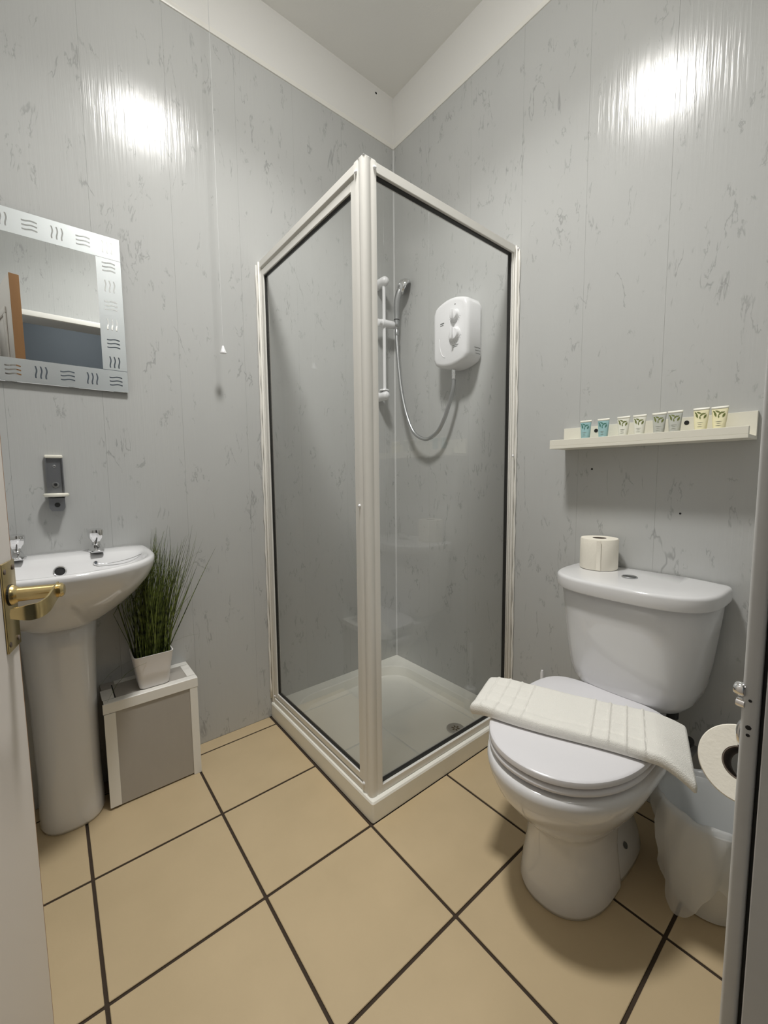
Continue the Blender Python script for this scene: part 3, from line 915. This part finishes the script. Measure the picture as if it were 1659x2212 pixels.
# ------------------------------------------------------------------ toilet
TY_ = -1.226
wc = thing('toilet', (-.4, TY_, 0), 'white close-coupled ceramic toilet with closed seat lid', 'toilet')
def tr(z, xf, xb, hw, xm=None, nf=2.1, nbk=5): return dring(TY_, xf, xb, hw, z, xm, nf, nbk, 64)
bm = nb()
loft(bm, [tr(.0005, -.580, -.36, .112, -.42, 2.3, 6), tr(.012, -.582, -.36, .114, -.42, 2.3, 6), tr(.05, -.578, -.36, .109, -.42, 2.3, 6), tr(.12, -.566, -.36, .100, -.42, 2.3, 6), tr(.18, -.566, -.35, .099, -.42, 2.3, 6), tr(.205, -.580, -.34, .107, -.42, 2.3, 5),
          tr(.232, -.612, -.30, .128, -.42, 2.2, 4), tr(.27, -.648, -.27, .151, -.43, 2.1, 4), tr(.31, -.680, -.25, .172, -.43), tr(.345, -.696, -.235, .186, -.43), tr(.368, -.701, -.23, .1905, -.43), tr(.380, -.700, -.23, .1895, -.43), tr(.387, -.695, -.232, .185, -.43), tr(.390, -.686, -.235, .176, -.43), tr(.390, -.60, -.30, .09, -.44)])
bowl = obj('bowl', bm, 'ceramic', wc, smooth=True)
bm = nb()
loft(bm, [tr(.0005, -.44, -.155, .108, -.30, 3, 3), tr(.014, -.44, -.153, .109, -.30, 3, 3), tr(.05, -.43, -.16, .102, -.30, 3, 3), tr(.11, -.42, -.17, .080, -.30, 3, 3), tr(.20, -.42, -.16, .070, -.30, 3, 3), tr(.27, -.42, -.12, .085, -.30, 3, 3), tr(.33, -.42, -.05, .11, -.30, 3, 5), tr(.385, -.42, -.03, .125, -.30, 3, 6), tr(.402, -.25, -.03, .125, -.15, 6, 6)])
obj('bowl_back', bm, 'ceramic', wc, smooth=True)
bm = nb(); lathe(bm, [(.008, 0), (.008, .002)], (-.315, TY_ - .0955, .072), (0, -1, .5), 16); obj('fixing_hole', bm, 'lid_grey', wc)
def sr(z, ins, xb=-.205): return dring(TY_, -.692 + ins, xb - ins, .186 - ins, z, -.44, 2.15, 4.6, 72)
bm = nb(); loft(bm, [sr(.3985, .012), sr(.399, .005), sr(.401, .002), sr(.406, .0), sr(.411, .002), sr(.4135, .006), sr(.4138, .02)]); obj('seat', bm, 'seat', wc, angle=60)
bm = nb(); loft(bm, [sr(.4139, .030), sr(.4185, .028), sr(.4187, .006), sr(.4197, .002), sr(.4215, .0005), sr(.4300, .0005), sr(.4335, .0015), sr(.4356, .004), sr(.4366, .008), sr(.4378, .05), sr(.4384, .10)]); obj('seat_lid', bm, 'seat', wc, angle=28)
for s in (-1, 1):
    bm = nb(); tube(bm, [(-.212, TY_ + s * .075 - .02, .421), (-.212, TY_ + s * .075 + .02, .421)], .011, 14); obj('hinge', bm, 'seat', wc, angle=40)
def cr(z, hw, xf, xb=-.012): return dring(TY_ - .018, xf, xb, hw - .008, z, -.075, 3.0, 9, 72)
bm = nb()
loft(bm, [cr(.404, .105, -.165), cr(.408, .135, -.185), cr(.418, .158, -.202), cr(.44, .174, -.216), cr(.48, .186, -.226), cr(.55, .196, -.236), cr(.65, .207, -.246), cr(.732, .214, -.252)])
obj('cistern', bm, 'ceramic', wc, smooth=True)
def lr(z, ins): return dring(TY_ - .018, -.270 + ins, -.008, .219 - ins, z, -.085, 3.0, 9, 72)
bm = nb(); loft(bm, [lr(.732, .010), lr(.7325, .004), lr(.735, .001), lr(.738, .0), lr(.764, .0), lr(.7680, .0008), lr(.7712, .0028), lr(.7732, .0058), lr(.7742, .0095), lr(.7765, .06), lr(.7775, .10)])
obj('cistern_lid', bm, 'ceramic', wc, angle=30)
bm = nb(); lathe(bm, [(.0215, 0), (.0215, .0025), (.0195, .004), (.018, .003), (.001, .0032)], (-.135, -1.238, .7772), (0, 0, 1), 28); fb = obj('flush_button', bm, 'satin', wc, angle=40)
bm = nb(); box(bm, -.1355, -.1345, -1.238 - .018, -1.238 + .018, .7800, .7812); obj('button_split', bm, 'dark', fb)
bm = nb(); tube(bm, [(-.12, TY_ - .135, .425), (-.12, TY_ - .135, .385)], .016, 14); obj('inlet_nut', bm, 'black', wc, angle=40)
bm = nb(); tube(bm, [(-.12, TY_ - .135, .385), (-.12, TY_ - .135, .30), (-.06, TY_ - .17, .26), (-.012, TY_ - .17, .26)], .0075, 12); obj('inlet_pipe', bm, 'satin', wc, smooth=True)
bm = nb(); lathe(bm, [(.012, 0), (.014, .008), (.012, .03)], (-.10, TY_ - .175, .325), (-1, 0, 0), 14); obj('valve', bm, 'black', wc, angle=40)

# rolls of paper
def roll(name, c, ax, r, rc, h, label, group=None):
    c, ax = Vector(c), Vector(ax).normalized()
    t = thing(name, c, label, 'toilet roll', group)
    bm = nb()
    prof = [(rc, 0), (r * .97, 0), (r, .003), (r, h - .003), (r * .97, h), (rc, h)]
    lathe(bm, prof + [(rc, h), (rc, 0)], c, ax, 48, False, False)
    bmesh.ops.remove_doubles(bm, verts=bm.verts, dist=1e-6)
    obj('paper', bm, 'paper', t, angle=40)
    bm = nb()
    lathe(bm, [(rc - .0003, .0004), (rc - .0003, h - .0004), (rc - .0016, h - .0004), (rc - .0016, .0004), (rc - .0003, .0004)], c, ax, 32, False, False)
    obj('card_core', bm, 'core', t, angle=40)
    return t
r1 = roll('toilet_roll', (-.073, -1.120, .7785), (0, 0, 1), .057, .021, .100, 'full roll of toilet paper standing on the cistern lid')
bm = nb()   # loose end of the paper
pts = []
for k in range(7):
    a = radians(196 + k * 2.0)
    pts.append((-.073 + (.0573 + .0004 * k) * cos(a), -1.120 + (.0573 + .0004 * k) * sin(a)))
rows = [(bm.verts.new((x, y, .7805)), bm.verts.new((x, y, .876))) for x, y in pts]
for (a, b), (c, e) in zip(rows, rows[1:]): bm.faces.new((a, c, e, b))
obj('paper_end', bm, 'paper', r1)

HC = Vector((-.792, -1.6185, .707))
HA = Vector((.86, .05, -.50)).normalized()
r2 = roll('toilet_roll', HC, HA, .0480, .0215, .098, 'toilet paper roll hanging on the wall holder beside the door frame')
hold = thing('roll_holder', (-.80, YF, .77), 'chrome wire toilet roll holder on the wall beside the door frame', 'holder')
bm = nb(); lathe(bm, [(.020, .0004), (.020, .004), (.012, .008)], (-.802, YF, .778), (0, 1, 0), 20); obj('wall_plate', bm, 'chrome', hold, angle=40)
HU = Vector((0, 0, 1)) - HA * HA.z; HU.normalize()
ri = HC + HU * (.0215 - .0022 - .0040)
path = spline([(-.802, YF + .002, .778), (-.802, -1.635, .778), (-.803, -1.624, .777), (-.806, -1.616, .766), (-.807, -1.6155, .748), ri - HA * .008, ri + HA * .015, ri + HA * .098, ri + HA * .108], 8)
bm = nb(); tube(bm, path, .0034, 12); obj('wire_arm', bm, 'chrome', hold, smooth=True)

# ------------------------------------------------------------------ towel over the toilet lid
tw = thing('towel', (-.455, -1.228, .4395), 'folded white bath mat with ribbed borders laid across the toilet lid', 'towel')
A_, B_ = Vector((-.533, -.990, 0)), Vector((-.358, -1.468, 0))
ld = (B_ - A_); LT = ld.length; ld.normalize()
wd_ = Vector((ld.y, -ld.x, 0))           # towards the front of the lid (-x)
if wd_.x > 0: wd_ = -wd_
rings = []
NS, NW = 320, 40
def lidz(p):
    """how far the towel sinks where it leaves the lid"""
    y = p.y
    dl = max(0, y - (TY_ + .150)); dr = max(0, (TY_ - .150) - y)
    return 0.0
for i in range(NS + 1):
    s = i / NS * LT
    f = i / NS
    half = .094 + .012 * f + .004 * sin(f * 7)
    th = .030 - .004 * f
    e = min(1.0, s / .012, (LT - s) / .007)
    e = sqrt(max(0.0, 1 - (1 - e) ** 2))
    ring = []
    for j in range(2 * NW):
        if j < NW: w = -1 + 2 * (j + .5) / NW; top = True
        else: w = 1 - 2 * (j - NW + .5) / NW; top = False
        q = abs(w)
        # thick rounded fold along the front, thinner stacked edge at the back
        edge = .14 if w > 0 else .09
        k = sqrt(max(0.0, 1 - max(0.0, (q - (1 - edge)) / edge) ** 2))
        body = th * (1 + .16 * (w > .55) * (w - .55) / .45)
        rib = 0.0
        if top:
            for sr_ in (.300, .337, .374, .411):
                rib += .0042 * math.exp(-((s - sr_) / .0028) ** 2)
            for sr_ in (.035, .070, .105, .140):
                rib += .0026 * math.exp(-((s - sr_) / .003) ** 2)
            if .296 < s < .415 or .03 < s < .145:
                for wr in (-.5, 0, .45):
                    rib -= .0034 * math.exp(-((w - wr) / .05) ** 2)
            rib += .0010 * sin(s * 60 + w * 3) * sin(w * 5 + 1)
            rib -= .0025 * math.exp(-((w - .52 - .04 * sin(s * 9)) / .07) ** 2)
        hgt = (body * .5 + (body * .5 + rib) * k * e) if top else (body * .5 - body * .5 * k * e)
        p = A_ + ld * (s if True else 0) + wd_ * (w * half * (1 - .10 * (1 - e)))
        p += wd_ * .006 * sin(f * 5.2)
        zz = .4395 + hgt - .012 * max(0, (.07 - s) / .07) ** 2 - .040 * max(0, (s - .435) / (LT - .435)) ** 1.5 * (.75 + .25 * w)
        ring.append(Vector((p.x, p.y, zz)))
    rings.append(ring)
bm = nb(); loft(bm, rings)
obj('towel_cloth', bm, 'towel', tw, smooth=True)
# visible layer line of the fold at the end that hangs over
# ------------------------------------------------------------------ waste bin and liner
WX, WY = -.232, -1.482
wb = thing('waste_bin', (WX, WY, 0), 'small round white waste bin beside the toilet', 'bin')
bm = nb(); lathe(bm, [(.072, .0005), (.078, .004), (.108, .245), (.111, .25), (.106, .25), (.075, .008), (.001, .008)], (WX, WY, 0), (0, 0, 1), 40)
obj('bin_body', bm, 'bin', wb, angle=40)
random.seed(11)
lin = thing('bin_liner', (WX, WY, .01), 'milky white plastic bag hanging out over the waste bin', 'bin bag')
NA = 120
def ripple(a, k, amp): return amp * (sin(7 * a + 1.3 + k * 2) * .5 + sin(12 * a + k * 5) * .3 + sin(19 * a + 2 + k * 9) * .2)
def lobe(a):
    q = (a - radians(168) + pi) % (2 * pi) - pi
    return math.exp(-(q / .42) ** 2)
rings = []
prof = [(.060, .03, 0)] + [(.064 + .038 * t, .03 + .22 * t, .15 * t) for t in (.15, .35, .6, .8, .95)] + [(.107, .264, .3), (.113, .272, .4)]
for r, z, k in prof:
    rings.append([Vector((WX + (r + ripple(a, k, .006 * k)) * cos(a), WY + (r + ripple(a, k, .006 * k)) * sin(a), z + ripple(a, 3 + k, .014 * k))) for a in [2 * pi * i / NA for i in range(NA)]])
for t in [0.03, .08, .16, .28, .42, .56, .7, .84, 1.0]:
    ring = []
    for i in range(NA):
        a = 2 * pi * i / NA
        lb = lobe(a)
        ln = .195 + .072 * lb + .018 * sin(3 * a + 1) - .05 * max(0, sin(a - radians(60))) * (1 - lb)
        ln = min(ln, .262)
        r = .116 + .010 * sin(pi * min(1, t * 1.3)) - .012 * t + lb * (.030 * sin(pi * t * .62)) + ripple(a, .5 + t * .6, .007 + .006 * t)
        y = WY + r * sin(a)
        ring.append(Vector((WX + r * cos(a), max(y, -1.660), max(.006, .272 + ripple(a, 3.4, .0056) - ln * t))))
    rings.append(ring)
from mathutils import noise as mn
for k_, ring in enumerate(rings):
    for p in ring:
        n_ = mn.noise_vector(Vector((p.x * 26, p.y * 26, p.z * 15))) + mn.noise_vector(Vector((p.x * 60, p.y * 60, p.z * 38 + 5))) * .5
        p += Vector((n_.x, n_.y, n_.z * .6)) * (.006 if k_ > 7 else .002)
        p.z = max(p.z, .003); p.y = max(p.y, -1.664)
bm = nb(); loft(bm, rings, True, False)
obj('bag_film', bm, 'film', lin, smooth=True)

# ------------------------------------------------------------------ picture ledge with toiletries
SY0, SY1 = -1.486, -.956
sh = thing('picture_ledge', (0, (SY0 + SY1) / 2, 1.178), 'white narrow picture ledge shelf on the wall above the toilet', 'shelf')
B('shelf_board', -.110, -.0005, SY0, SY1, 1.178, 1.188, 'wood_white', sh, .0006, 1)
B('back_board', -.013, -.0005, SY0, SY1, 1.188, 1.254, 'wood_white', sh, .0006, 1)
B('front_lip', -.110, -.098, SY0, SY1, 1.188, 1.208, 'wood_white', sh, .0006, 1)
for y in (-1.070, -1.329): spot(sh, (-.013, y, 1.238), (-1, 0, 0), .0065)
M['blue'] = pmat('blue_gel_tube', srgb(172, 212, 216), .25, trans=.3)
M['pearl'] = pmat('pearl_tube', srgb(226, 226, 214), .3)
M['clear'] = pmat('clear_gel_tube', srgb(224, 227, 221), .2, trans=.45)
M['cream'] = pmat('cream_tube', srgb(240, 234, 196), .3)
M['capw'] = pmat('white_cap', srgb(228, 226, 214), .35)
M['leaf'] = pmat('printed_leaf', srgb(104, 112, 52), .5)
M['leafb'] = pmat('printed_leaf_teal', srgb(62, 116, 104), .5)
M['text'] = pmat('printed_text', srgb(120, 122, 110), .5)
kinds = [('blue', 'leafb', 'blue gel toiletry tube with leaf print on the white ledge', 'blue tubes on the ledge'),
         ('pearl', 'leaf', 'pearl white toiletry tube with olive leaf print on the ledge', 'pearl white tubes on the ledge'),
         ('clear', 'leaf', 'clear grey toiletry tube with dark leaf print on the ledge', 'clear grey tubes on the ledge'),
         ('cream', 'leaf', 'pale yellow toiletry tube with olive leaf print on the ledge', 'pale yellow tubes on the ledge')]
ys = [(-1.054, -1.110), (-1.172, -1.217), (-1.270, -1.312), (-1.374, -1.413)]
random.seed(3)
where = {0: ('standing at the shower end of the ledge', 'standing between its twin and the pearl tubes'),
         1: ('standing next to the blue tubes', 'standing next to the clear grey tubes'),
         2: ('standing next to the pearl white tubes', 'standing next to the black screw hole'),
         3: ('standing next to the black screw hole', 'standing at the empty end of the ledge')}
short = ('blue gel toiletry tube', 'pearl white toiletry tube', 'clear grey toiletry tube', 'pale yellow toiletry tube')
for q_, ((mt, lf, lab, grp), yy) in enumerate(zip(kinds, ys)):
    for w_, y in enumerate(yy):
        lab = short[q_] + ' with leaf print ' + where[q_][w_]
        xx = -.052 + random.uniform(-.006, .006)
        t = thing('toiletry_tube', (xx, y, 1.1882), lab, 'tube', grp)
        bm = nb(); lathe(bm, [(.0095, 0), (.0105, .001), (.0105, .013), (.0095, .014)], (xx, y, 1.1882), (0, 0, 1), 20); obj('cap', bm, 'capw', t, angle=40)
        zb, zt = 1.2022, 1.271
        def hwid(f): return .0125 + .0065 * f ** .8
        def hdep(f): return .0118 * max(0.0, 1 - f) ** .75 + .0006
        bm = nb()
        rs = []
        for f in (0, .04, .15, .3, .5, .7, .85, .93, 1.0):
            k = .92 if f == 0 else 1
            rs.append([Vector((xx + hdep(f) * k * cos(a), y + hwid(f) * k * sin(a), zb + (zt - zb) * f)) for a in [2 * pi * q / 24 for q in range(24)]])
        loft(bm, rs)
        tb = obj('tube_body', bm, mt, t, smooth=True)
        bm = nb()
        loft(bm, [[Vector((xx + (hdep(f) + .0003) * cos(a), y + (hwid(f) + .0003) * sin(a), zb + (zt - zb) * f)) for a in [2 * pi * q / 24 for q in range(24)]] for f in (.9, .95, 1.004)])
        obj('crimped_end', bm, 'capw', t, smooth=True)
        def onsurf(l, f):
            q = max(-.98, min(.98, l / hwid(f)))
            return Vector((xx - hdep(f) * sqrt(1 - q * q) - .0005, y + l, zb + (zt - zb) * f))
        def leaf(l, f, ang, ln, w, mname, nm='printed_leaf'):
            bm = nb(); pts = []
            for s in (1, -1):
                for k in range(6):
                    tt = k / 5 if s > 0 else 1 - k / 5
                    a_ = (tt - .5) * ln; b_ = s * w * sin(pi * tt)
                    pts.append((l + a_ * cos(ang) - b_ * sin(ang), f + (a_ * sin(ang) + b_ * cos(ang)) / (zt - zb)))
            pts = pts[:6] + pts[7:11]
            bm.faces.new([bm.verts.new(onsurf(*p)) for p in pts])
            obj(nm, bm, mname, tb)
        for l, f, a_, ln, w in ((.009, .70, 1.25, .016, .0026), (.004, .80, .5, .014, .0022), (-.002, .72, -.9, .013, .0022), (.001, .60, 1.4, .010, .0016), (-.010, .64, -1.2, .013, .0026), (-.007, .75, -.3, .010, .0018), (.012, .80, .9, .009, .0018)):
            leaf(l, f, a_, ln, w, lf)
        for f, w in ((.40, .016), (.33, .011), (.24, .014)):
            leaf(0, f, 0, w, .0006, 'text', 'printed_text_line')

# slim white rod standing between shower and toilet
tb_ = thing('toilet_brush', (-.03, -.905, 0), 'thin white brush handle standing between shower and toilet', 'brush')
bm = nb(); tube(bm, [(-.03, -.905, .10), (-.03, -.905, .318), (-.03, -.905, .326)], [.0065, .0065, .004], 14); obj('brush_handle', bm, 'whitepl', tb_, angle=50)
bm = nb(); lathe(bm, [(.026, .0005), (.028, .005), (.024, .11), (.008, .112)], (-.03, -.905, 0), (0, 0, 1), 24); obj('brush_holder', bm, 'whitepl', tb_, angle=40)
